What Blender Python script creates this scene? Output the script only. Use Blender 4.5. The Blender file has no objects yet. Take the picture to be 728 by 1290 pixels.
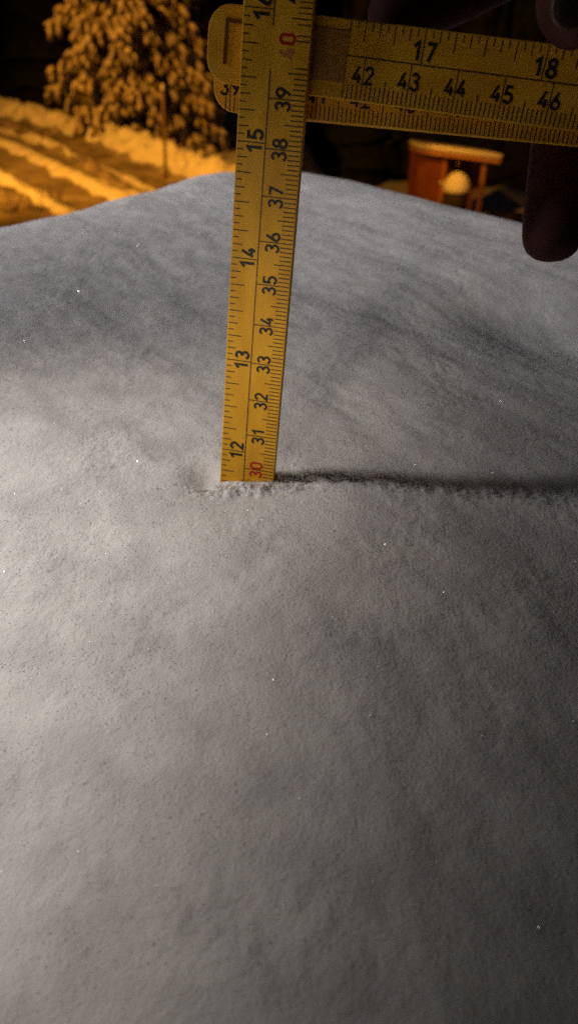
import bpy, bmesh, math, random
import numpy as np
from mathutils import Vector, Matrix

random.seed(7)
rng = np.random.default_rng(7)
sc = bpy.context.scene
COL = sc.collection
R = math.radians

# ------------------------------------------------------------------ camera (at the origin, real metres)
PITCH = R(36.0)
FPX = 943.0                                   # focal length in pixels of the 728 x 1290 photograph
cd = bpy.data.cameras.new("camera")
cam = bpy.data.objects.new("camera", cd)
COL.objects.link(cam)
cam.location = (0, 0, 0)
cam.rotation_euler = (math.pi / 2 - PITCH, 0, 0)
cd.sensor_fit = 'VERTICAL'
cd.sensor_height = 36.0
cd.sensor_width = 36.0
cd.lens = FPX / 1290.0 * 36.0
cd.clip_start = 0.005
cd.clip_end = 500.0
cd.dof.use_dof = True
cd.dof.focus_distance = 0.185
cd.dof.aperture_fstop = 17.5
sc.camera = cam

# ------------------------------------------------------------------ night sky
w = bpy.data.worlds.new("World")
sc.world = w
w.use_nodes = True
nt = w.node_tree
bg = nt.nodes["Background"]
sky = nt.nodes.new("ShaderNodeTexSky")
sky.sky_type = 'NISHITA'
sky.sun_disc = False
sky.sun_elevation = R(-4.0)
sky.sun_rotation = R(200.0)
nt.links.new(sky.outputs[0], bg.inputs[0])
bg.inputs[1].default_value = 0.15

sc.view_settings.view_transform = 'Standard'
sc.view_settings.look = 'None'
sc.view_settings.exposure = 0.0
sc.view_settings.gamma = 1.0
sc.cycles.use_denoising = False               # keep the fine grain of a night exposure

# ------------------------------------------------------------------ lamps
def lamp(name, kind, loc, target, energy, color, size, spot=None, blend=1.0):
    l = bpy.data.lights.new(name, kind)
    l.energy = energy
    l.color = color
    l.shadow_soft_size = size
    if kind == 'SPOT':
        l.spot_size = R(spot)
        l.spot_blend = blend
    o = bpy.data.objects.new(name, l)
    COL.objects.link(o)
    o.location = loc
    d = Vector(target) - Vector(loc)
    o.rotation_euler = d.to_track_quat('-Z', 'Y').to_euler()
    return o

pl = lamp("porch_lamp", 'SPOT', (-0.405, 0.2250, 0.244), (-0.210, 0.043, -0.118), 11.2, (1.0, 0.895, 0.79), 0.042, 32.0, 1.0)
pl.scale = (2.6, 1.0, 1.0)                   # shade with a wide, shallow opening
lamp("rim_fill", 'SPOT', (-2.16, 0.40, 0.92), (-0.24, 0.665, -0.118), 200.0, (1.0, 0.935, 0.905), 0.20, 28.4, 1.0)  # unseen fill light added to lift the far rim of the bank
lamp("ruler_fill", 'SPOT', (-0.16, -0.22, 0.02), (-0.008, 0.180, -0.082), 3.1, (1.0, 0.91, 0.78), 0.03, 12.5, 1.0)  # unseen fill light added to brighten the ruler's lower face
SODIUM = (1.0, 0.37, 0.026)
lamp("street_lamp_light", 'SPOT', (-7.5, 9.5, 2.4), (-3.5, 17.6, -2.4), 4500.0, SODIUM, 0.12, 74.0, 0.7)
lamp("yard_lamp_light", 'SPOT', (3.6, 17.3, -1.9), (4.3, 20.0, -4.3), 215.0, (1.0, 0.38, 0.03), 0.10, 42.0, 0.6)


# ------------------------------------------------------------------ helpers
def tag(o, label=None, cat=None, group=None, kind=None):
    if label: o["label"] = label
    if cat: o["category"] = cat
    if group: o["group"] = group
    if kind: o["kind"] = kind
    return o

def empty(name, loc=(0, 0, 0)):
    o = bpy.data.objects.new(name, None)
    o.empty_display_size = 0.02
    COL.objects.link(o)
    o.location = loc
    return o

def link(name, me, mat, parent=None):
    o = bpy.data.objects.new(name, me)
    if mat and not me.materials:
        me.materials.append(mat)
    COL.objects.link(o)
    if parent: o.parent = parent
    return o

def from_bm(name, bm, mat, parent=None, smooth=False):
    me = bpy.data.meshes.new(name)
    bmesh.ops.recalc_face_normals(bm, faces=bm.faces)
    bm.to_mesh(me)
    bm.free()
    if smooth:
        for p in me.polygons: p.use_smooth = True
    return link(name, me, mat, parent)

def np_mesh(name, verts, faces, mat, parent=None, smooth=False):
    """verts (n,3), faces (m,k) with one k"""
    me = bpy.data.meshes.new(name)
    n, m, k = len(verts), len(faces), faces.shape[1]
    me.vertices.add(n)
    me.vertices.foreach_set("co", np.asarray(verts, np.float32).ravel())
    me.loops.add(m * k)
    me.loops.foreach_set("vertex_index", np.asarray(faces, np.int32).ravel())
    me.polygons.add(m)
    me.polygons.foreach_set("loop_start", np.arange(0, m * k, k, dtype=np.int32))
    me.polygons.foreach_set("loop_total", np.full(m, k, np.int32))
    if smooth:
        me.polygons.foreach_set("use_smooth", np.ones(m, bool))
    me.update(calc_edges=True)
    me.validate()
    return link(name, me, mat, parent)

def grid_faces(nx, ny):
    i = np.arange(nx - 1)[None, :]
    j = np.arange(ny - 1)[:, None]
    a = j * nx + i
    return np.stack([a, a + 1, a + nx + 1, a + nx], -1).reshape(-1, 4)

def box(bm, c, s, M=None):
    r = bmesh.ops.create_cube(bm, size=1.0)
    T = Matrix.Translation(Vector(c)) @ Matrix.Diagonal((s[0], s[1], s[2], 1))
    if M is not None: T = M @ T
    bmesh.ops.transform(bm, matrix=T, verts=r['verts'])
    return r['verts']

def bevel_all(bm, wdt, seg=2):
    bmesh.ops.bevel(bm, geom=bm.edges[:], offset=wdt, segments=seg, profile=0.5, affect='EDGES')

# numpy gradient noise ------------------------------------------------
def perlin(x, y, seed=0):
    xi = np.floor(x).astype(np.int64); yi = np.floor(y).astype(np.int64)
    xf = x - xi; yf = y - yi
    def g(ix, iy):
        h = (ix * 374761393 + iy * 668265263 + seed * 1274126177) & 0xFFFFFFFF
        h = ((h ^ (h >> 13)) * 1274126177) & 0xFFFFFFFF
        h = h ^ (h >> 16)
        a = (h & 0xFFFF) / 65536.0 * 2 * np.pi
        return np.cos(a), np.sin(a)
    u = xf ** 3 * (xf * (xf * 6 - 15) + 10); v = yf ** 3 * (yf * (yf * 6 - 15) + 10)
    def d(ix, iy, fx, fy):
        gx, gy = g(ix, iy)
        return gx * fx + gy * fy
    a = d(xi, yi, xf, yf); b = d(xi + 1, yi, xf - 1, yf)
    c = d(xi, yi + 1, xf, yf - 1); e = d(xi + 1, yi + 1, xf - 1, yf - 1)
    return ((a + u * (b - a)) * (1 - v) + (c + u * (e - c)) * v) * 1.5

# photograph pixel -> direction, and camera space (right, up, depth) -> world
CP, SP = math.cos(PITCH), math.sin(PITCH)
def cs(x, y, z):
    return Vector((x, y * SP + z * CP, y * CP - z * SP))
def px(u, v, z):                              # pixel of the photograph at depth z (metres)
    return cs((u - 364.0) / FPX * z, (645.0 - v) / FPX * z, z)
def ray_z(u, v, z):                           # where a pixel's ray meets height z
    d = cs(u - 364.0, 645.0 - v, FPX)
    return d * (z / d.z)

# ------------------------------------------------------------------ materials
def mat(name, color, rough=0.6, spec=0.4, **kw):
    m = bpy.data.materials.new(name)
    m.use_nodes = True
    b = m.node_tree.nodes["Principled BSDF"]
    b.inputs["Base Color"].default_value = (*color, 1)
    b.inputs["Roughness"].default_value = rough
    b.inputs["Specular IOR Level"].default_value = spec
    for k, v in kw.items(): b.inputs[k].default_value = v
    return m

def noise_color(m, c1, c2, scale, detail=4, lo=0.35, hi=0.65, coord='Object', stretch=(1, 1, 1)):
    n = m.node_tree; b = n.nodes["Principled BSDF"]
    tc = n.nodes.new("ShaderNodeTexCoord"); mp = n.nodes.new("ShaderNodeMapping")
    mp.inputs["Scale"].default_value = stretch
    tx = n.nodes.new("ShaderNodeTexNoise"); tx.inputs["Scale"].default_value = scale
    tx.inputs["Detail"].default_value = detail
    rp = n.nodes.new("ShaderNodeValToRGB")
    rp.color_ramp.elements[0].position = lo; rp.color_ramp.elements[0].color = (*c1, 1)
    rp.color_ramp.elements[1].position = hi; rp.color_ramp.elements[1].color = (*c2, 1)
    n.links.new(tc.outputs[coord], mp.inputs[0]); n.links.new(mp.outputs[0], tx.inputs["Vector"])
    n.links.new(tx.outputs[0], rp.inputs[0]); n.links.new(rp.outputs[0], b.inputs["Base Color"])
    return m

def noise_bump(m, scale, dist, strength=1.0, detail=3, stretch=(1, 1, 1), coord='Object'):
    n = m.node_tree; b = n.nodes["Principled BSDF"]
    tc = n.nodes.new("ShaderNodeTexCoord"); mp = n.nodes.new("ShaderNodeMapping")
    mp.inputs["Scale"].default_value = stretch
    tx = n.nodes.new("ShaderNodeTexNoise"); tx.inputs["Scale"].default_value = scale
    tx.inputs["Detail"].default_value = detail
    bp = n.nodes.new("ShaderNodeBump"); bp.inputs["Distance"].default_value = dist
    bp.inputs["Strength"].default_value = strength
    n.links.new(tc.outputs[coord], mp.inputs[0]); n.links.new(mp.outputs[0], tx.inputs["Vector"])
    n.links.new(tx.outputs[0], bp.inputs["Height"]); n.links.new(bp.outputs[0], b.inputs["Normal"])
    return m

M_snow = noise_bump(mat("fresh_snow", (0.80, 0.80, 0.82), 0.8, 0.15), 1500, 0.0005, 0.9, 5)
noise_color(M_snow, (0.69, 0.69, 0.71), (0.90, 0.90, 0.91), 75, 10, 0.30, 0.68)
bsn = M_snow.node_tree.nodes["Principled BSDF"]
bsn.inputs["Subsurface Weight"].default_value = 0.75
bsn.inputs["Subsurface Radius"].default_value = (1.0, 0.9, 0.8)
bsn.inputs["Subsurface Scale"].default_value = 0.0022
M_flake = mat("ice_flake", (0.95, 0.96, 1.0), 0.22, 1.0)
fn = M_flake.node_tree.nodes; fl = M_flake.node_tree.links
_g = fn.new("ShaderNodeBsdfGlossy"); _g.inputs["Roughness"].default_value = 0.24
_t = fn.new("ShaderNodeBsdfTranslucent"); _d = fn.new("ShaderNodeBsdfDiffuse"); _d.inputs[0].default_value = (.85, .86, .88, 1)
_m1 = fn.new("ShaderNodeMixShader"); _m2 = fn.new("ShaderNodeMixShader"); _m2.inputs[0].default_value = 0.35
fl.new(_t.outputs[0], _m1.inputs[1]); fl.new(_d.outputs[0], _m1.inputs[2])
fl.new(_m1.outputs[0], _m2.inputs[1]); fl.new(_g.outputs[0], _m2.inputs[2])
fl.new(_m2.outputs[0], fn["Material Output"].inputs[0])
M_grain = mat("snow_grain", (0.88, 0.88, 0.9), 0.6, 0.2)
gn_ = M_grain.node_tree.nodes; gl_ = M_grain.node_tree.links
_a = gn_.new("ShaderNodeBsdfTranslucent"); _a.inputs[0].default_value = (.92, .91, .91, 1)
_b = gn_.new("ShaderNodeBsdfDiffuse"); _b.inputs[0].default_value = (.88, .88, .89, 1)
_c = gn_.new("ShaderNodeMixShader"); _c.inputs[0].default_value = 0.5
_e = gn_.new("ShaderNodeBsdfTransparent"); _h = gn_.new("ShaderNodeMixShader"); _h.inputs[0].default_value = 0.35
gl_.new(_a.outputs[0], _c.inputs[1]); gl_.new(_b.outputs[0], _c.inputs[2])
gl_.new(_c.outputs[0], _h.inputs[1]); gl_.new(_e.outputs[0], _h.inputs[2])
gl_.new(_h.outputs[0], gn_["Material Output"].inputs[0])
M_field = noise_bump(mat("field_snow", (0.80, 0.80, 0.82), 0.85, 0.15), 6, 0.12, 0.7, 5)
M_path = noise_bump(mat("trodden_snow", (0.2, 0.17, 0.14), 0.8, 0.2), 9, 0.05, 0.6, 4)
noise_color(M_path, (0.17, 0.14, 0.11), (0.36, 0.31, 0.26), 1.6, 5)
M_yellow = noise_color(mat("yellow_painted_wood", (0.72, 0.40, 0.05), 0.5, 0.2), (0.68, 0.32, 0.012), (0.92, 0.475, 0.028), 170, 9, 0.28, 0.66, stretch=(0.3, 1, 1))
noise_bump(M_yellow, 1500, 0.00008, 0.5, 3, stretch=(0.15, 1, 1))
M_ink = noise_color(mat("black_ink", (0.02, 0.015, 0.01), 0.5, 0.3), (0.012, 0.009, 0.006), (0.05, 0.032, 0.014), 900, 4)
M_tick = noise_color(mat("worn_black_ink", (0.06, 0.035, 0.01), 0.5, 0.3), (0.03, 0.018, 0.007), (0.14, 0.075, 0.018), 1400, 4)
M_red = mat("red_ink", (0.50, 0.02, 0.012), 0.5, 0.3)
M_redworn = mat("worn_red_ink", (0.60, 0.20, 0.05), 0.5, 0.3)
M_metal = mat("dull_brass", (0.35, 0.25, 0.10), 0.35, 0.5, Metallic=0.8)
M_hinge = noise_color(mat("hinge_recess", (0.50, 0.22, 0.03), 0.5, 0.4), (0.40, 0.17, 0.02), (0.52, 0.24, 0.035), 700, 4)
M_groove = mat("hinge_groove", (0.17, 0.06, 0.01), 0.7, 0.2)
M_skin_shaded = noise_color(mat("skin", (0.05, 0.02, 0.016), 0.7, 0.15), (0.050, 0.015, 0.013), (0.072, 0.024, 0.020), 130, 4)  # skin colour darkened to stand in for shade on the hand
M_nail = mat("nail", (0.09, 0.045, 0.036), 0.45, 0.5)
M_sleeve = noise_bump(mat("dark_sleeve_cloth", (0.02, 0.02, 0.025), 0.9, 0.2), 900, 0.0006, 0.8, 2)

# ------------------------------------------------------------------ the snow the ruler stands in
Z0 = -0.1163
sil = [(-500, 430), (-250, 345), (0, 284), (70, 265), (140, 248), (200, 232), (250, 219), (290, 211), (385, 212), (440, 221),
       (500, 236), (560, 251), (620, 264), (655, 274), (728, 297), (980, 390), (1200, 470)]
az_k, d_k = [], []
for u, v in sil:
    p = ray_z(u, v, Z0)
    az_k.append(math.atan2(p.x, p.y)); d_k.append(math.hypot(p.x, p.y))
az_k = [-math.pi, -2.2, -1.4] + az_k + [1.4, 2.2, math.pi]
d_k = [0.34, 0.34, 0.33] + d_k + [0.33, 0.34, 0.34]
FOOT = cs(-0.0126, 0.0096, 0.2084)

def smooth(t):
    t = np.clip(t, 0, 1); return t * t * (3 - 2 * t)
def snow_height(x, y):
    rr = np.hypot(x, y); az = np.arctan2(x, y)
    D = np.interp(az, az_k, d_k)
    h = np.full_like(x, Z0)
    # broad wind-shaped swells, then streaks that run from far left to near right, then fluff
    c, s = 0.60, -0.80
    a = x * c + y * s; b = -x * s + y * c
    wx = perlin(x * 14, y * 14, 31) * 0.006
    h += 0.0030 * perlin(x * 7.5 + 3.1, y * 5.5 + 0.4, 1)
    h += 0.0016 * perlin(a * 8, (b + wx) * 26, 2)
    wy = perlin(x * 60, y * 60, 32) * 0.003
    h += 0.00042 * perlin(a * 24, (b + wx) * 62, 3)
    h += 0.00022 * perlin((a + wy) * 70, (b + wx) * 150, 4)
    fade = np.clip(1.25 - rr * 1.1, 0.4, 1)
    fluff = 0.55 + 0.9 * np.clip(perlin(x * 45, y * 45, 33) + 0.3, 0, 1)
    h += fade * fluff * 0.00013 * perlin(x * 210 + wy * 200, y * 210, 5)
    h += fade * fluff * 0.00010 * perlin(x * 430 + 5, y * 430, 6)
    h += fade * fluff * 0.00008 * perlin(x * 900, y * 900, 7)
    # low ridge running towards the viewer, its right flank turned from the lamp
    h -= 0.16 * (np.sqrt((x - 0.004) ** 2 + 0.03 ** 2) - 0.03) * smooth((0.21 - y) / 0.11)
    # hollow shaped in to darken the snow where the arm's shadow would fall
    hu = (x - 0.125) * 0.93 - (y - 0.288) * 0.36; hv = (x - 0.125) * 0.36 + (y - 0.288) * 0.93
    h -= 0.016 * np.exp(-((hu / 0.065) ** 2 + (hv / 0.036) ** 2))
    # snow pushed about round the ruler's foot
    fx, fy = FOOT.x, FOOT.y
    h -= 0.0018 * np.exp(-(((x - fx + 0.0105) / 0.0045) ** 2 + ((y - fy - 0.002) / 0.006) ** 2))
    h += 0.0017 * np.exp(-(((x - fx) / 0.012) ** 2 + ((y - fy + 0.0045) / 0.003) ** 2)) * (0.35 + 1.1 * perlin(x * 330, y * 330, 9) + 0.5 * perlin(x * 800, y * 800, 10))
    # crumbly relief shaped along the ruler's cast shadow to make its edge ragged
    shadow_off = y - (fy + 0.0008 - 0.03 * (x - fx) + 0.0007 * perlin(x * 150, x * 0 + 2.5, 12) + 0.0004 * perlin(x * 420, x * 0 + .5, 13))
    along = np.clip((x - fx - 0.006) / 0.01, 0, 1)
    h += 0.0006 * along * np.exp(-(shadow_off / 0.0035) ** 2) * (perlin(x * 260, y * 300, 14) + 0.6 * perlin(x * 600, y * 600, 15) - 0.35)
    # rounded rim
    wv = 0.012 * perlin(az * 3.2 + 9, rr * 0 + 0.3, 21) * np.clip((np.abs(az) - 0.4) / 0.2, 0, 1)
    q = np.clip(rr - D - wv + 0.03, 0, None)
    h -= np.where(q < 0.15, q * q / 0.30, 0.075 + (q - 0.15) * 1.0)
    return h

def axis(parts):
    out = []
    for a, b, st in parts:
        out.append(np.arange(a, b - st * 0.5, st))
    out.append(np.array([parts[-1][1]]))
    return np.concatenate(out)
gx = axis([(-1.15, -0.5, 0.03), (-0.5, -0.24, 0.006), (-0.24, -0.115, 0.0012), (-0.115, 0.115, 0.00048), (0.115, 0.24, 0.0012), (0.24, 0.5, 0.006), (0.5, 1.15, 0.03)])
gy = axis([(-1.1, -0.2, 0.03), (-0.2, 0.03, 0.004), (0.03, 0.26, 0.00048), (0.26, 0.40, 0.0008), (0.40, 0.72, 0.0016), (0.72, 1.35, 0.03)])
X, Y = np.meshgrid(gx, gy)
Zs = snow_height(X, Y)
np_mesh("snow_bank", np.stack([X, Y, Zs], -1).reshape(-1, 3), grid_faces(len(gx), len(gy)), M_snow, smooth=True)
tag(bpy.data.objects["snow_bank"], "smooth bank of fresh white snow with the ruler stuck in it", None, None, "structure")

# loose ice flakes that catch the light
n = 16000
fxs = rng.uniform(-0.17, 0.17, n); fys = 0.05 + rng.power(1.0, n) * 0.42
fzs = snow_height(fxs, fys)
V, F = [], []
for i in range(n):
    r = random.choice((0.00008, 0.0001, 0.00012, 0.00012, 0.00017))
    nrm = Vector((random.gauss(0, .6), random.gauss(0, .6), 1)).normalized()
    t = nrm.orthogonal().normalized(); bt = nrm.cross(t)
    c = Vector((fxs[i], fys[i], fzs[i] + 0.00012))
    k = len(V)
    for j in range(6):
        a = j * math.pi / 3
        V.append(c + r * (math.cos(a) * t + math.sin(a) * bt))
    F.append([k + j for j in range(6)])
np_mesh("ice_flakes", np.array([tuple(v) for v in V]), np.array(F), M_flake)
tag(bpy.data.objects["ice_flakes"], "tiny glittering ice flakes lying on the snow bank", None, None, "stuff")

# loose grains lying on the crust, denser in drifts, round the ruler's foot and along its shadow line
def grains(name, label, xs, ys, rs, lift=0.15):
    zs = snow_height(xs, ys)
    base = np.array([(1, 0, 0), (-.5, .87, 0), (-.5, -.87, 0), (0, 0, .9), (0, 0, -.9)], float)
    tri = np.array([(0, 1, 3), (1, 2, 3), (2, 0, 3), (1, 0, 4), (2, 1, 4), (0, 2, 4)])
    m = len(xs)
    P = np.repeat(base[None], m, 0) * rng.uniform(.6, 1.35, (m, 5, 1))
    a = rng.uniform(0, 6.28, m); t = rng.uniform(-.8, .8, m)
    ca, sa, ct, st = np.cos(a)[:, None], np.sin(a)[:, None], np.cos(t)[:, None], np.sin(t)[:, None]
    x, y, z = P[..., 0], P[..., 1], P[..., 2]
    y, z = y * ct - z * st, y * st + z * ct
    x, y = x * ca - y * sa, x * sa + y * ca
    r = rs[:, None]
    V = np.stack([x * r + xs[:, None], y * r + ys[:, None], z * r + zs[:, None] + rs[:, None] * lift], -1).reshape(-1, 3)
    F = (tri[None] + (np.arange(m) * 5)[:, None, None]).reshape(-1, 3)
    o = np_mesh(name, V, F, M_grain, None, True)
    tag(o, label, None, None, "stuff")
m_ = 150000
gx_ = rng.uniform(-0.20, 0.20, m_); gy_ = 0.03 + rng.power(1.3, m_) * 0.58
gm = perlin(gx_ * 30, gy_ * 30, 61) + perlin(gx_ * 90, gy_ * 90, 62) > rng.uniform(-0.9, 0.9, m_)
gx_, gy_ = gx_[gm], gy_[gm]
grains("snow_grains", "loose snow grains scattered over the bank", gx_, gy_, rng.uniform(0.00014, 0.00034, len(gx_)) * (0.8 + gy_ * 1.2))
k1, k2 = 240, 260
cx_ = np.concatenate([FOOT.x + rng.normal(0, .010, k1), FOOT.x + 0.008 + rng.power(0.7, k2) * 0.09])
cy_ = np.concatenate([FOOT.y - 0.0042 + rng.normal(0, .0018, k1), np.zeros(k2)])
cy_[k1:] = FOOT.y + 0.0015 - 0.05 * (cx_[k1:] - FOOT.x) + rng.normal(0, .0022, k2)
grains("snow_crumbs", "crumbs of snow pushed up at the ruler's foot", cx_, cy_, rng.uniform(0.00025, 0.0007, k1 + k2))

# ------------------------------------------------------------------ folding ruler
CM = 0.01
def frame(d, n, P):
    d = cs(*d).normalized(); n = cs(*n).normalized()
    n = (n - d * n.dot(d)).normalized()
    yv = n.cross(d)
    M = Matrix((d, yv, n)).transposed().to_4x4()
    M.translation = cs(*P) * CM
    return M
NRM = (-0.1674, -0.4566, -0.8738)
P_up = (-0.3659, 9.9748, 15.9785); D_up = (0.0873, 0.8759, -0.4745)
P_arm = (-0.3123, 10.1209, 16.2581); D_arm = (0.9786, -0.1844, -0.0911)
M_upright = frame(D_up, NRM, P_up)
M_armf = frame(D_arm, NRM, P_arm)

YB, YT, TH = -0.0084, 0.0067, 0.0031         # face edges and thickness of a slat

def slat_mesh(x0, x1, round0=True, round1=True):
    bm = bmesh.new()
    pts = []
    r = 0.0050
    def corner(cx, cy, a0):
        for k in range(7):
            a = a0 + k * math.pi / 12
            pts.append((cx + r * math.cos(a), cy + r * math.sin(a)))
    if round1:
        corner(x1 - r, YB + r, -math.pi / 2); corner(x1 - r, YT - r, 0)
    else:
        pts += [(x1, YB), (x1, YT)]
    if round0:
        corner(x0 + r, YT - r, math.pi / 2); corner(x0 + r, YB + r, math.pi)
    else:
        pts += [(x0, YT), (x0, YB)]
    vs = [bm.verts.new((x, y, -TH)) for x, y in pts]
    f = bm.faces.new(vs)
    e = bmesh.ops.extrude_face_region(bm, geom=[f])
    bmesh.ops.translate(bm, vec=(0, 0, TH), verts=[g for g in e['geom'] if isinstance(g, bmesh.types.BMVert)])
    bmesh.ops.recalc_face_normals(bm, faces=bm.faces)
    edges = [ed for ed in bm.edges if abs(ed.verts[0].co.z - ed.verts[1].co.z) < 1e-6]
    bmesh.ops.bevel(bm, geom=edges, offset=0.0003, segments=2, profile=0.5, affect='EDGES')
    return bm

INK = 0.00003
def ribbon(bm, pts, wd, z, closed=False):
    n = len(pts)
    P = [Vector(p) for p in pts]
    L = []
    for i in range(n):
        if closed:
            a, b = P[i - 1], P[(i + 1) % n]
        else:
            a, b = P[max(i - 1, 0)], P[min(i + 1, n - 1)]
        if 0 < i < n - 1 or closed:
            t1 = (P[i] - a).normalized(); t2 = (b - P[i]).normalized()
            t = (t1 + t2).normalized()
            k = 1 / max(0.5, t.dot(t2))
        else:
            t = (b - a).normalized(); k = 1
        nn = Vector((-t.y, t.x)) * wd * 0.5 * k
        L.append((bm.verts.new((*(P[i] + nn), z)), bm.verts.new((*(P[i] - nn), z))))
    for i in range(n if closed else n - 1):
        a, b = L[i], L[(i + 1) % n]
        bm.faces.new((a[0], a[1], b[1], b[0]))

def arc(cx, cy, rx, ry, a0, a1, n=10):
    return [(cx + rx * math.cos(R(a0 + (a1 - a0) * k / n)), cy + ry * math.sin(R(a0 + (a1 - a0) * k / n))) for k in range(n + 1)]

GL = {   # strokes in a box 0..0.56 wide, 0..1 high: (points, closed)
    '0': [(arc(.28, .72, .23, .23, 0, 180, 10) + arc(.28, .28, .23, .23, 180, 360, 10), True)],
    '1': [([(.08, .72), (.34, .95), (.34, .05)], False)],
    '2': [(arc(.28, .71, .22, .24, 170, -35, 10) + [(.07, .06), (.53, .06)], False)],
    '3': [(arc(.27, .74, .20, .21, 160, -80, 10) + arc(.27, .28, .23, .23, 78, -165, 10), False)],
    '4': [([(.36, .96), (.06, .28), (.54, .28)], False), ([(.40, .52), (.40, .04)], False)],
    '5': [([(.50, .94), (.13, .94), (.10, .52)] + arc(.27, .31, .24, .26, 125, -160, 12), False)],
    '6': [([(.38, .96), (.10, .46)], False), (arc(.28, .29, .23, .24, 0, 360, 16)[:-1], True)],
    '7': [([(.06, .94), (.52, .94), (.22, .04)], False)],
    '8': [(arc(.28, .735, .19, .20, 0, 360, 14)[:-1], True), (arc(.28, .28, .23, .23, 0, 360, 16)[:-1], True)],
    '9': [([(.18, .04), (.46, .54)], False), (arc(.28, .71, .23, .24, 0, 360, 16)[:-1], True)],
}
gcount = {}
def glyph(ch, x, y, h, m, parent, weight=0.17):
    key = (ch, round(h, 5))
    if key not in gcount:
        bm = bmesh.new()
        for k, (pts, cl) in enumerate(GL[ch]):
            ribbon(bm, [(px_ * h, py_ * h) for px_, py_ in pts], weight * h, k * 0.000012, cl)
        me = bpy.data.meshes.new("numeral")
        bmesh.ops.recalc_face_normals(bm, faces=bm.faces)
        bm.to_mesh(me); bm.free()
        gcount[key] = me
    me = gcount[key]
    if me.materials and me.materials[0] != m:
        me = me.copy(); me.materials.clear()
    o = link("numeral", me, m, parent)
    o.location = (x, y, INK * 2)
    return o

def scale_print(slat, s0, s1, tick_lo, tick_hi, nums=True, wear=None):
    """cm scale on the lower half, inch scale on the upper half; local x = (s-40) cm"""
    bm = bmesh.new()
    T = 0.00025
    def tick(s, ya, yb, wd=T):
        x = (s - 40) * CM
        vs = [bm.verts.new(p) for p in ((x - wd / 2, ya, INK), (x + wd / 2, ya, INK), (x + wd / 2, yb, INK), (x - wd / 2, yb, INK))]
        bm.faces.new(vs)
    k = math.ceil(tick_lo * 10)
    while k <= tick_hi * 10:
        s = k / 10
        if not (wear and wear[0] < s < wear[1] and random.random() < 0.55):
            if k % 10 == 0: tick(s, YB + 0.0003, -0.00017)
            elif k % 5 == 0: tick(s, YB + 0.0003, -0.0040)
            else: tick(s, YB + 0.0003, -0.0053)
        k += 1
    k = math.ceil(tick_lo / 2.54 * 16)
    while k <= tick_hi / 2.54 * 16:
        s = k * 2.54 / 16
        if k % 16 == 0: tick(s, 0.00017, YT - 0.0003)
        elif k % 4 == 0: tick(s, 0.0029, YT - 0.0003)
        elif k % 2 == 0: tick(s, 0.0041, YT - 0.0003)
        else: tick(s, 0.0050, YT - 0.0003)
        k += 1
    # the line between the two scales
    segs = [(s0, s1)] if not wear else [(s0, wear[0]), (wear[1], s1)]
    for a, b in segs:
        xa, xb = (a - 40) * CM, (b - 40) * CM
        vs = [bm.verts.new(p) for p in ((xa, -0.00013, INK * 1.6), (xb, -0.00013, INK * 1.6), (xb, 0.00013, INK * 1.6), (xa, 0.00013, INK * 1.6))]
        bm.faces.new(vs)
    from_bm("scale_marks", bm, M_tick, slat)
    if not nums: return
    for s in range(math.ceil(s0), math.floor(s1) + 1):
        m = M_red if s % 10 == 0 else M_ink
        h = 0.0034
        a, b = str(s)[0], str(s)[1]
        x = (s - 40) * CM
        ma = M_redworn if s == 40 else m
        glyph(a, x - 0.0004 - 0.56 * h, -0.0050, h, ma, slat)
        glyph(b, x + 0.0003, -0.0050, h, m, slat)
    for k in range(math.ceil((s0 - 0.2) / 2.54), math.floor((s1 + 0.2) / 2.54) + 1):
        x = (k * 2.54 - 40) * CM
        h = 0.0036
        a, b = str(k)[0], str(k)[1]
        glyph(a, x - 0.0004 - 0.50 * h, 0.0006, h, M_ink, slat, 0.19)
        glyph(b, x + 0.0006, 0.0006, h, M_ink, slat, 0.19)

ruler = empty("folding_ruler", FOOT)
tag(ruler, "yellow wooden folding ruler stuck upright in the snow with its arm bent to the right", "folding ruler")
INV = Matrix.Translation(FOOT).inverted()
def place(o, M):
    o.matrix_local = INV @ M

up = from_bm("slat", slat_mesh(-0.185, 0.0150), M_yellow, ruler)
place(up, M_upright)
tag(up, "upright slat standing in the snow, red 30 at its foot")
scale_print(up, 29, 41.2, 28.6, 41.4, True, (39.55, 40.35))

def groove_rect(bm, x0, x1, y0, y1, wd, z, sides):
    if 'l' in sides: box(bm, (x0, (y0 + y1) / 2, z), (wd, y1 - y0, 0.0002))
    if 'r' in sides: box(bm, (x1, (y0 + y1) / 2, z), (wd, y1 - y0, 0.0002))
    if 't' in sides: box(bm, ((x0 + x1) / 2, y1, z + 0.00001), (x1 - x0 + wd, wd, 0.0002))
    if 'b' in sides: box(bm, ((x0 + x1) / 2, y0, z + 0.00001), (x1 - x0 + wd, wd, 0.0002))

arm = from_bm("slat", slat_mesh(-0.0150, 0.2050), M_yellow, ruler)
place(arm, M_armf)
tag(arm, "sideways slat numbered 42 to 46")
scale_print(arm, 41.6, 58.2, 41.55, 58.4)
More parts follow.
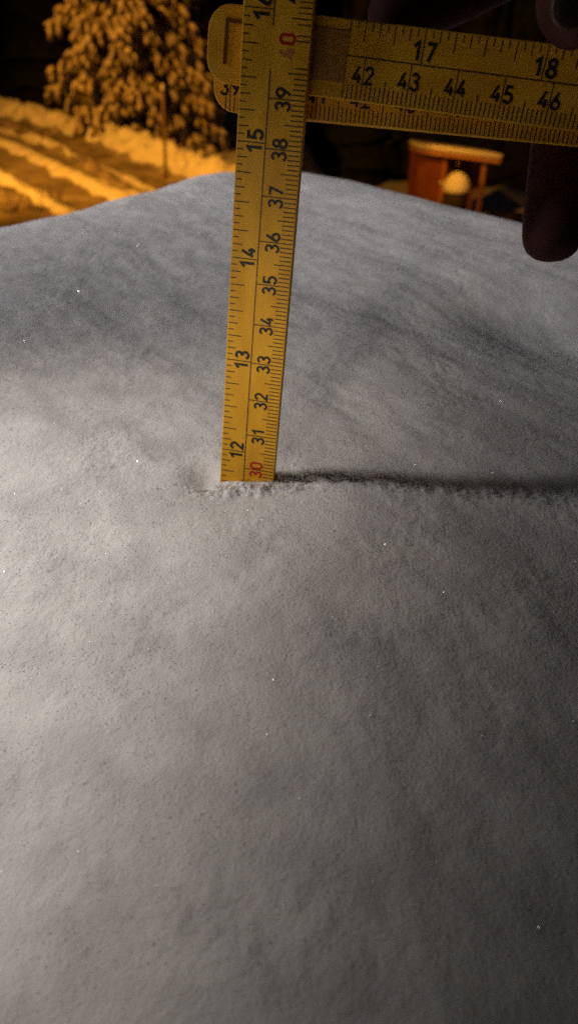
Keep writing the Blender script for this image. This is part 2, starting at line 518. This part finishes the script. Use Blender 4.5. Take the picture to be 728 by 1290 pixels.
# hinge seat on the arm: stepped plate round the pivot
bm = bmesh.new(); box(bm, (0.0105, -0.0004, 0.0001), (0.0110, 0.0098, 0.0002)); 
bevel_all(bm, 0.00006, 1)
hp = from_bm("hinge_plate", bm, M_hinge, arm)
bm = bmesh.new(); groove_rect(bm, -0.0108, -0.002, -0.0046, 0.0036, 0.0007, 0.00018, 'lt')
from_bm("hinge_groove", bm, M_groove, arm)
for j, (dx, dy, dz, ang) in enumerate([(0.0000, -0.0052, -0.0033, 2.0), (-0.0004, -0.0054, -0.0066, 2.15), (0.0002, -0.0056, -0.0099, 2.2), (0.0, -0.0055, -0.0132, 2.3)]):
    b = from_bm("slat", slat_mesh(-0.0140 + 0.001 * j, 0.2050), M_yellow, ruler)
    place(b, M_armf @ Matrix.Translation((dx, dy, dz)) @ Matrix.Rotation(R(ang), 4, 'Z'))
    tag(b, "folded slat behind the sideways slat")
    if j == 0:
        scale_print(b, 38.9, 58.2, 38.9, 58.4)
    b2 = b
# pivot pin through the joint
bm = bmesh.new()
bmesh.ops.create_cone(bm, cap_ends=True, segments=20, radius1=0.0022, radius2=0.0022, depth=0.0175)
pin = from_bm("hinge_pin", bm, M_metal, ruler)
place(pin, M_armf @ Matrix.Translation((0.0, 0.0, -0.0068)))

# ------------------------------------------------------------------ hand holding the ruler's arm
def skin_mesh(name, nodes, edges, root, material, parent=None, sub=2):
    me = bpy.data.meshes.new(name)
    me.from_pydata([tuple(p) for p, r in nodes], edges, [])
    o = bpy.data.objects.new(name, me)
    COL.objects.link(o)
    sk = o.modifiers.new("skin", 'SKIN'); sk.use_smooth_shade = True
    for i, (p, r) in enumerate(nodes):
        v = me.skin_vertices[0].data[i]
        v.radius = (r, r) if not isinstance(r, tuple) else r
        v.use_root = (i == root)
    ss = o.modifiers.new("sub", 'SUBSURF'); ss.levels = sub; ss.render_levels = sub
    dg = bpy.context.evaluated_depsgraph_get()
    m2 = bpy.data.meshes.new_from_object(o.evaluated_get(dg))
    bpy.data.objects.remove(o)
    bpy.data.meshes.remove(me)
    m2.name = name
    for p in m2.polygons: p.use_smooth = True
    m2.materials.clear()
    return link(name, m2, material, parent)

Hn = []; He = []
def hnode(u, v, zcm, r, prev=None):
    Hn.append((px(u, v, zcm * CM), r * CM))
    if prev is not None: He.append((prev, len(Hn) - 1))
    return len(Hn) - 1
wrist = hnode(1030, -270, 18.2, 2.3)
palm1 = hnode(945, -185, 18.5, 2.6, wrist)
palm2 = hnode(875, -110, 18.8, 2.5, palm1)
def finger(base, chain):
    p = base
    for (u, v, z, r) in chain: p = hnode(u, v, z, r, p)
    return p
finger(palm2, [(800, -118, 18.0, .98), (655, -58, 17.5, .86), (545, 0, 17.4, .78), (490, 26, 17.4, .70), (468, 37, 17.4, .58)])
finger(palm2, [(775, -85, 19.2, 1.0), (728, 60, 18.7, .88), (707, 190, 18.2, .80), (696, 290, 18.1, .78), (691, 330, 18.1, .68)])
finger(palm2, [(865, -35, 20.2, .98), (835, 90, 19.6, .86), (812, 190, 19.0, .78), (805, 250, 18.8, .70), (803, 275, 18.8, .6)])
finger(palm1, [(960, 0, 20.8, .9), (935, 110, 20.2, .76), (910, 190, 19.6, .68), (900, 235, 19.5, .60), (897, 255, 19.5, .5)])
th = finger(palm1, [(925, -170, 16.4, 1.35), (845, -98, 14.9, 1.0), (760, -22, 14.55, .86), (712, 14, 14.5, .82), (693, 28, 14.5, .68)])
arm1 = hnode(1160, -400, 17.6, 2.7, wrist)
arm2 = hnode(1400, -640, 16.5, 3.6, arm1)
hand = skin_mesh("hand", Hn, He, palm1, M_skin_shaded)
tag(hand, "hand, its skin darkened as if in shade, gripping the ruler's sideways arm, one finger hanging down behind it", "hand")
# thumb nail
bm = bmesh.new()
bmesh.ops.create_uvsphere(bm, u_segments=16, v_segments=8, radius=1)
bmesh.ops.transform(bm, matrix=Matrix.Diagonal((0.0062, 0.0044, 0.0012, 1)), verts=bm.verts)
nail = from_bm("thumb_nail", bm, M_nail, hand, True)
tdir = (px(693, 28, .145) - px(760, -22, .1455)).normalized()
tn = (-px(705, 15, .145)).normalized(); tn = (tn - tdir * tn.dot(tdir)).normalized()
Mn = Matrix((tdir, tn.cross(tdir), tn)).transposed().to_4x4()
Mn.translation = px(703, 20, .145) + tn * 0.0066
nail.matrix_local = Mn
# sleeve round the forearm
sl = skin_mesh("sleeve", [(px(1120, -360, .178), 0.034), (px(1240, -480, .172), 0.040), (px(1480, -720, .16), 0.048), (px(1760, -990, .15), 0.055)],
               [(0, 1), (1, 2), (2, 3)], 1, M_sleeve, hand)

# ------------------------------------------------------------------ terrain
FZ = -3.2
def smooth(t): 
    t = np.clip(t, 0, 1); return t * t * (3 - 2 * t)
def terrain(x, y):
    d = np.hypot(x, y)
    near = -0.62 - 0.235 * np.clip(d, 0, None)
    low = FZ - 2.4 * smooth((x + 0.9) / 2.6) * smooth((y - 4) / 8)
    h = np.maximum(near, low)
    k = 0.15
    u = x * 0.66 - y * 0.75; v = x * 0.75 + y * 0.66
    fieldm = smooth((y - 9) / 3) * smooth((-x + 0.6) / 1.2)
    lump = perlin(x * 2.2, y * 2.2, 41) * 0.6 + perlin(x * 5.5, y * 5.5, 42) * 0.4 + 0.3 * perlin(x * 11, y * 11, 43)
    vb = v + 0.05 * perlin(u * 0.5, u * 0 + .2, 44) + 0.35 * np.sin((u + 14.5) * 0.32) - 0.1
    bank = 0.34 * np.exp(-((vb - 9.0) / 0.36) ** 2) * (1 + 0.35 * lump) + 0.10 * lump * np.exp(-((vb - 8.8) / 0.5) ** 2)
    strip = 0.11 * np.exp(-((vb - 6.92) / 0.20) ** 2) * (1 + 0.06 * lump)
    strip2 = 0.09 * np.exp(-((vb - 5.78) / 0.13) ** 2) * (1 + 0.25 * lump)
    ridge = 0.11 * np.exp(-((vb - (7.62 - 0.10 * (u + 16))) / 0.12) ** 2) * (1 + 0.8 * lump) 
    h = h + fieldm * (bank + strip + strip2 + ridge + 0.03 * lump + 0.02 * perlin(x * 4.1, y * 4.1, 47))
    h = h + 0.02 * perlin(x * 0.8, y * 0.8, 45)
    back = smooth((v - 9.5) / 3.0)
    h = h - fieldm * back * 0.5
    return h
tx_ = axis([(-160, -20, 10), (-20, -9, 0.5), (-9, 1, 0.06), (1, 14, 0.3), (14, 160, 10)])
ty_ = axis([(-40, -2, 3), (-2, 10.5, 0.3), (10.5, 24, 0.06), (24, 40, 0.5), (40, 260, 12)])
X, Y = np.meshgrid(tx_, ty_)
np_mesh("snowy_ground", np.stack([X, Y, terrain(X, Y)], -1).reshape(-1, 3), grid_faces(len(tx_), len(ty_)), M_field, smooth=True)
tag(bpy.data.objects["snowy_ground"], "snow covered slope and field below the snow bank", None, None, "structure")

def path(v0, v1, u0, u1, label):
    us = np.arange(u0, u1, 0.08); vs = np.linspace(v0, v1, 12)
    U, W = np.meshgrid(us, vs)
    edge = ((W - v0) / (v1 - v0))
    W2 = W + (1 - edge) * 0.10 * perlin(U * 1.7, U * 0 + 1.3, 51) + edge * 0.10 * perlin(U * 1.7, U * 0 + 7.3, 52) - 0.35 * np.sin((U + 14.5) * 0.32) + 0.1
    x = U * 0.66 / (0.66**2 + 0.75**2) + W2 * 0.75 / (0.66**2 + 0.75**2)
    y = -U * 0.75 / (0.66**2 + 0.75**2) + W2 * 0.66 / (0.66**2 + 0.75**2)
    z = terrain(x, y) + 0.012
    o = np_mesh("path", np.stack([x, y, z], -1).reshape(-1, 3), grid_faces(len(us), len(vs)), M_path, smooth=True)
    tag(o, label, None, None, "structure")
path(5.95, 6.68, -22, -9.5, "narrow trodden track between two bright snow ridges")
path(7.12, 7.52, -22, -9.5, "trodden path edge beside the broad bright ridge")
path(7.76, 8.5, -22, -9.5, "trodden path below the lumpy roadside snow bank")

path(3.4, 5.62, -22, -9.5, "trodden brown edge of the field in the near lower corner")

# ------------------------------------------------------------------ snow-laden spruce
M_bark = noise_color(mat("bark", (0.06, 0.045, 0.035), 0.9, 0.2), (0.04, 0.03, 0.022), (0.10, 0.075, 0.055), 14, 4, stretch=(1, 1, .2))
M_needle = noise_color(mat("needles", (0.04, 0.055, 0.03), 0.8, 0.2), (0.025, 0.035, 0.02), (0.06, 0.075, 0.04), 9, 3)
M_bough = noise_color(mat("brightened_needles", (0.09, 0.075, 0.05), 0.85, 0.15), (0.05, 0.045, 0.03), (0.15, 0.125, 0.09), 16, 3)  # needle colour brightened in place of fill light, softening the crown
M_load = noise_color(mat("branch_snow", (0.5, 0.48, 0.45), 0.85, 0.15), (0.30, 0.26, 0.22), (0.70, 0.63, 0.58), 9, 5, 0.34, 0.62)

ICO = bmesh.new(); bmesh.ops.create_icosphere(ICO, subdivisions=1, radius=1.0)
ICO_V = np.array([tuple(v.co) for v in ICO.verts]); ICO_F = np.array([[v.index for v in f.verts] for f in ICO.faces]); ICO.free()
def blobs(items, seed):
    """items: (centre, axis dir, length, width, height) -> verts, faces"""
    rg = np.random.default_rng(seed)
    V, F = [], []
    for k, (c, d, l, wd, ht) in enumerate(items):
        d = Vector(d).normalized(); s = d.cross(Vector((0, 0, 1)))
        s = s.normalized() if s.length > 1e-3 else Vector((1, 0, 0))
        u = s.cross(d)
        B = np.array([tuple(d * l), tuple(s * wd), tuple(u * ht)])
        P = ICO_V * (1 + rg.uniform(-.35, .35, (len(ICO_V), 1)))
        V.append(P @ B + np.array(tuple(c))); F.append(ICO_F + k * len(ICO_V))
    return np.concatenate(V), np.concatenate(F)

def spruce(base, height, rad, seed, label, group=None, dens=1.0):
    rd = random.Random(seed)
    root = empty("spruce_tree", base)
    tag(root, label, "tree", group)
    bm = bmesh.new()
    bmesh.ops.create_cone(bm, cap_ends=True, segments=10, radius1=0.17, radius2=0.02, depth=height)
    bmesh.ops.translate(bm, vec=(0, 0, height / 2), verts=bm.verts)
    from_bm("trunk", bm, M_bark, root, True)
    need, snow, bmb = [], [], bmesh.new()
    z = 0.25
    while z < height - 0.1:
        f = 1 - z / height
        nb = int(11 * dens * (0.5 + f)) + 3
        a0 = rd.uniform(0, 6.28)
        for b in range(nb):
            a = a0 + b * 6.283 / nb + rd.gauss(0, .2)
            Lr = rad * (0.12 + f ** 0.8) * rd.uniform(0.5, 1.12)
            o = Vector((math.cos(a), math.sin(a), 0)); sd = Vector((-o.y, o.x, 0))
            prev = None
            ns = max(3, int(Lr / 0.2))
            for k in range(ns + 1):
                t = k / ns
                p = o * (Lr * t) + Vector((0, 0, z + 0.18 * t - (0.75 + 0.3 * rd.random()) * Lr * 0.42 * t * t))
                p += sd * rd.gauss(0, 0.03)
                if t > 0.22:
                    tg = (p - prev).normalized() if prev is not None else o
                    need.append((p + Vector((0, 0, -.09)), tg, rd.uniform(.12, .18), .09, .06))
                    if rd.random() < 0.88:
                        sz = rd.uniform(.7, 1.3)
                        snow.append((p + Vector((rd.gauss(0, .02), rd.gauss(0, .02), .03)), tg + Vector((0, 0, -.25)), .155 * sz, .085 * sz, .055 * sz))
                    for q in (-1, 1, -1, 1, 0, 0, -1, 1):
                        dr = o * 0.45 + Vector((0, 0, -0.9)) + sd * (q * .35 + rd.gauss(0, .25))
                        p2 = p + sd * q * rd.uniform(.04, .17) + Vector((0, 0, -rd.uniform(.05, .22)))
                        ll = rd.uniform(.08, .16)
                        need.append((p2 + Vector((0, 0, -.05)), dr, ll, .045, .04))
                        if rd.random() < .8: snow.append((p2 + o * .035, dr, ll * 1.0, .04, .03))
                if prev is not None:
                    dv = p - prev
                    r0 = 0.022 * (1 - t) + 0.006
                    vv = []
                    for (pt, rr_) in ((prev, r0), (p, r0 * .8)):
                        e1 = sd * rr_; e2 = Vector((0, 0, rr_))
                        vv.append([bmb.verts.new(pt + e1), bmb.verts.new(pt - e1 * .5 + e2), bmb.verts.new(pt - e1 * .5 - e2)])
                    for q in range(3):
                        bmb.faces.new((vv[0][q], vv[0][(q + 1) % 3], vv[1][(q + 1) % 3], vv[1][q]))
                prev = p
        z += rd.uniform(0.20, 0.28) * (0.7 + 0.5 * f)
    tag(from_bm("limbs", bmb, M_bark, root), kind="stuff")
    v, f = blobs(need, seed); tag(np_mesh("crown", v, f, M_bough, root), kind="stuff")
    v, f = blobs(snow, seed + 1); tag(np_mesh("snow_load", v, f, M_load, root, True), kind="stuff")
    return root
tb = ray_z(172, 172, FZ - 0.1)
tb = Vector((-3.62, 20.6, 0)); tb.z = float(terrain(np.array([tb.x]), np.array([tb.y]))[0])
spruce(tb, 8.5, 2.05, 3, "tall snow laden spruce glowing orange behind the roadside snow bank")

# dark wood beyond, one mass
M_wood = noise_color(mat("shaded_spruce", (0.018, 0.022, 0.012), 0.9, 0.05), (0.010, 0.013, 0.008), (0.026, 0.030, 0.017), 5, 4)  # self-shading of the boughs is put into this low colour
random.seed(21)
wood = []
for k in range(520):
    a = random.uniform(-0.75, 0.75)
    d = random.uniform(29, 46)
    x, y = d * math.sin(a), d * math.cos(a)
    if x < -1 and y < 27: continue
    wood.append((x, y, random.uniform(7, 12), random.uniform(1.2, 2.0)))
for k in range(60):
    wood.append((random.uniform(1.5, 13), random.uniform(26, 30), random.uniform(5, 8), random.uniform(1.0, 1.7)))
V, F = [], []
hz = terrain(np.array([p[0] for p in wood]), np.array([p[1] for p in wood]))
for i, (x, y, h, r) in enumerate(wood):
    z = hz[i] - 0.3
    for L in range(7):
        zb = z + h * L / 7.6; zt = zb + h * 0.30; rb = r * (1 - L / 7.3) * 1.05
        k = len(V); nseg = 9
        V.append((x, y, zt))
        for j in range(nseg):
            a = j * 6.283 / nseg + L
            rr_ = rb * random.uniform(.7, 1.15)
            V.append((x + rr_ * math.cos(a), y + rr_ * math.sin(a), zb + random.uniform(-.25, .1)))
        for j in range(nseg): F.append((k, k + 1 + j, k + 1 + (j + 1) % nseg))
np_mesh("dark_wood", np.array(V), np.array(F), M_wood)
tag(bpy.data.objects["dark_wood"], "black spruce wood, shade painted into its colour, standing beyond the field", None, None, "stuff")

# ------------------------------------------------------------------ snow stake by the path
M_stake = noise_color(mat("stake_wood", (0.20, 0.12, 0.07), 0.8, 0.2), (0.14, 0.08, 0.05), (0.26, 0.17, 0.10), 20, 4)
M_stakecap = mat("stake_cap", (0.75, 0.70, 0.62), 0.6, 0.3)
sp = ray_z(209, 223, FZ + 0.05)
stake = empty("snow_stake", sp)
tag(stake, "thin upright snow stake in front of the spruce", "stake")
bm = bmesh.new(); bmesh.ops.create_cone(bm, cap_ends=True, segments=12, radius1=0.030, radius2=0.026, depth=1.75)
bmesh.ops.translate(bm, vec=(0, 0, 0.575), verts=bm.verts)
o = from_bm("pole", bm, M_stake, stake, True)
bm = bmesh.new(); bmesh.ops.create_cone(bm, cap_ends=True, segments=12, radius1=0.036, radius2=0.030, depth=0.10)
bmesh.ops.translate(bm, vec=(0, 0, 1.47), verts=bm.verts); bevel_all(bm, .006, 1)
from_bm("cap", bm, M_stakecap, stake, True)
stake.rotation_euler = (0, R(3.5), 0)

# ------------------------------------------------------------------ leafless shrubs at the field's near edge
M_twig = mat("twig_bark", (0.06, 0.045, 0.04), 0.9, 0.2)
def shrub(u, v, label, seed, n=16, h=0.4):
    rd = random.Random(seed)
    b = ray_z(u, v, FZ + 0.02)
    b.z = float(terrain(np.array([b.x]), np.array([b.y]))[0])
    root = empty("bare_shrub", b)
    tag(root, label, "shrub", "leafless shrubs beside the path")
    for k in range(n):
        bm = bmesh.new()
        a = rd.uniform(0, 6.28); lean = rd.uniform(.1, .9); hh = h * rd.uniform(.6, 1.2)
        p = Vector((math.cos(a) * .05, math.sin(a) * .05, -.03)); d = Vector((math.cos(a) * lean, math.sin(a) * lean, 1)).normalized()
        rr_ = 0.007
        prev = None
        for q in range(5):
            ring = [bm.verts.new(p + Vector((rr_ * math.cos(j * 2.094), rr_ * math.sin(j * 2.094), 0))) for j in range(3)]
            if prev:
                for j in range(3): bm.faces.new((prev[j], prev[(j + 1) % 3], ring[(j + 1) % 3], ring[j]))
            prev = ring
            p = p + d * hh / 4; d = (d + Vector((rd.gauss(0, .25), rd.gauss(0, .25), -.05))).normalized(); rr_ *= .75
        from_bm("twig", bm, M_twig, root)
    return root
shrub(14, 268, "leafless shrub at the field's lower corner, furthest from the spruce", 1, 22, .5)
shrub(48, 266, "leafless shrub, middle one of three beside the thin ridge", 2, 18, .42)
shrub(74, 259, "leafless shrub nearest to the spruce, beside the thin ridge", 4, 14, .36)

# ------------------------------------------------------------------ open shed lit by a yard lamp
M_board = noise_color(mat("red_brown_boards", (0.22, 0.065, 0.03), 0.8, 0.2), (0.15, 0.042, 0.02), (0.27, 0.085, 0.04), 5, 4, stretch=(4, 4, .4))
M_post = mat("painted_post", (0.38, 0.15, 0.07), 0.7, 0.3)
M_roof = mat("roof_edge_board", (0.45, 0.22, 0.10), 0.7, 0.3)
M_cap = noise_bump(mat("cap_snow", (0.80, 0.79, 0.78), 0.85, 0.15), 20, 0.02, 0.6, 3)
M_barrel = noise_color(mat("dark_barrel", (0.03, 0.025, 0.02), 0.6, 0.3), (0.02, 0.017, 0.014), (0.05, 0.04, 0.03), 6, 3)
M_brass = mat("brass", (0.8, 0.55, 0.25), 0.3, 0.5, Metallic=1.0)
SY = 20.0
def at_y(u, v, y):
    d = cs(u - 364.0, 645.0 - v, FPX); return d * (y / d.y)
pL = at_y(526, 195, SY); pR = at_y(612, 200, SY)
gz = float(terrain(np.array([pL.x]), np.array([SY]))[0])
shed = empty("open_shed", (pL.x, SY, gz - 0.03))
tag(shed, "small red brown open shed with snow edged roof, lit orange in the dark", "shed")
W_ = pR.x - pL.x
HL = pL.z - gz + 0.03; HR = HL - 0.20
def roofz(x): return HL + (HR - HL) * x / W_
DEP = 1.1
nb = 15
bw = (W_ + 0.02) / nb
for k in range(nb):                       # back wall boards
    x = (k + .5) * bw
    bm = bmesh.new(); box(bm, (x, DEP + (0.012 if k % 2 else 0), (roofz(x)) / 2), (bw - .012, .022, roofz(x) - .01)); bevel_all(bm, .003, 1)
    from_bm("board", bm, M_board, shed)
nbf = 6
bwf = 0.64 / nbf
for k in range(nbf):                      # half front wall on the left
    x = (k + .5) * bwf
    bm = bmesh.new(); box(bm, (x, (0.01 if k % 2 else 0), roofz(x) / 2), (bwf - .012, .022, roofz(x) - .01)); bevel_all(bm, .003, 1)
    from_bm("board", bm, M_board, shed)
for k in range(8):                        # left side wall
    y = 0.06 + (k + .5) * (DEP - .1) / 8
    bm = bmesh.new(); box(bm, (-0.02, y, HL / 2), (.022, .115, HL - .01)); bevel_all(bm, .003, 1)
    from_bm("board", bm, M_board, shed)
for x, y in ((0.68, 0.0), (W_ - .04, -0.05), (W_ - .04, DEP - .12)):
    bm = bmesh.new(); box(bm, (x, y, roofz(x) / 2), (.10, .10, roofz(x) - .004)); bevel_all(bm, .008, 1)
    from_bm("post", bm, M_post, shed)
Mr = Matrix.Translation((W_ / 2 + .12, DEP / 2 - .1, (HL + HR) / 2 + .03)) @ Matrix.Rotation(math.atan2(HL - HR, W_), 4, 'Y') @ Matrix.Rotation(R(-6.5), 4, 'X')
bm = bmesh.new(); box(bm, (0, 0, 0), (W_ + .34, DEP + .4, .09), Mr); bevel_all(bm, .01, 1)
rf = from_bm("roof", bm, M_roof, shed)
bm = bmesh.new()
r_ = bmesh.ops.create_grid(bm, x_segments=40, y_segments=24, size=.5)
bm2 = bmesh.new(); 
vs = box(bm2, (0, 0, .115), (W_ + .38, DEP + .44, .11), Mr); bevel_all(bm2, .05, 3); bm.free()
rs = from_bm("roof_snow", bm2, M_cap, rf, True)
bm = bmesh.new(); box(bm, (W_ / 2, -.3, .02), (W_ + .5, .8, .05)); bevel_all(bm, .01, 1)
from_bm("sill", bm, M_board, shed)
# lamp-lit hook under the roof
hk = at_y(575, 195, SY - .06) - shed.location
bm = bmesh.new(); bmesh.ops.create_uvsphere(bm, u_segments=12, v_segments=8, radius=.035)
bmesh.ops.translate(bm, vec=(hk.x, -.34, roofz(hk.x) - .04), verts=bm.verts)
from_bm("hook", bm, M_brass, shed, True)
kn = at_y(555, 230, SY) - shed.location
bm = bmesh.new(); bmesh.ops.create_uvsphere(bm, u_segments=12, v_segments=8, radius=.05)
bmesh.ops.translate(bm, vec=(kn.x, -.06, kn.z), verts=bm.verts)
from_bm("knob", bm, M_stakecap, shed, True)

# barrel with a round cap of snow, in front of the shed
bc = at_y(574, 240, SY - .7)
bz = float(terrain(np.array([bc.x]), np.array([SY - .7]))[0])
barrel = empty("barrel", (bc.x, SY - .7, bz - .02))
tag(barrel, "dark barrel with a round cap of snow in front of the shed", "barrel")
bh = bc.z - bz
bm = bmesh.new()
prof = [(.26, 0), (.29, .1 * bh), (.31, .5 * bh), (.29, .9 * bh), (.27, bh), (.0, bh)]
rings = []
for r, z in prof[:-1]:
    rings.append([bm.verts.new((r * math.cos(j * 6.2832 / 20), r * math.sin(j * 6.2832 / 20), z)) for j in range(20)])
for a, b in zip(rings, rings[1:]):
    for j in range(20): bm.faces.new((a[j], a[(j + 1) % 20], b[(j + 1) % 20], b[j]))
bm.faces.new(rings[-1]); bm.faces.new(rings[0])
from_bm("drum", bm, M_barrel, barrel, True)
bm = bmesh.new()
bmesh.ops.create_uvsphere(bm, u_segments=24, v_segments=12, radius=.33)
for v in bm.verts:
    if v.co.z < 0: v.co.z *= .12
    else: v.co.z *= 1.25
bmesh.ops.translate(bm, vec=(0, 0, bh + .03), verts=bm.verts)
from_bm("snow_cap", bm, M_cap, barrel, True)

# boulder with snow beside the shed, barely lit
rb_ = at_y(640, 250, 21.0)
v, f = blobs([((0, 0, 0.0), (1, .2, 0), .55, .4, .30)], 5)
o = np_mesh("boulder", v, f, M_barrel, None, True); o.location = (rb_.x, 21.0, float(terrain(np.array([rb_.x]), np.array([21.0]))[0]) + .1)
tag(o, "dark boulder lying to the right of the shed's corner post", "boulder")
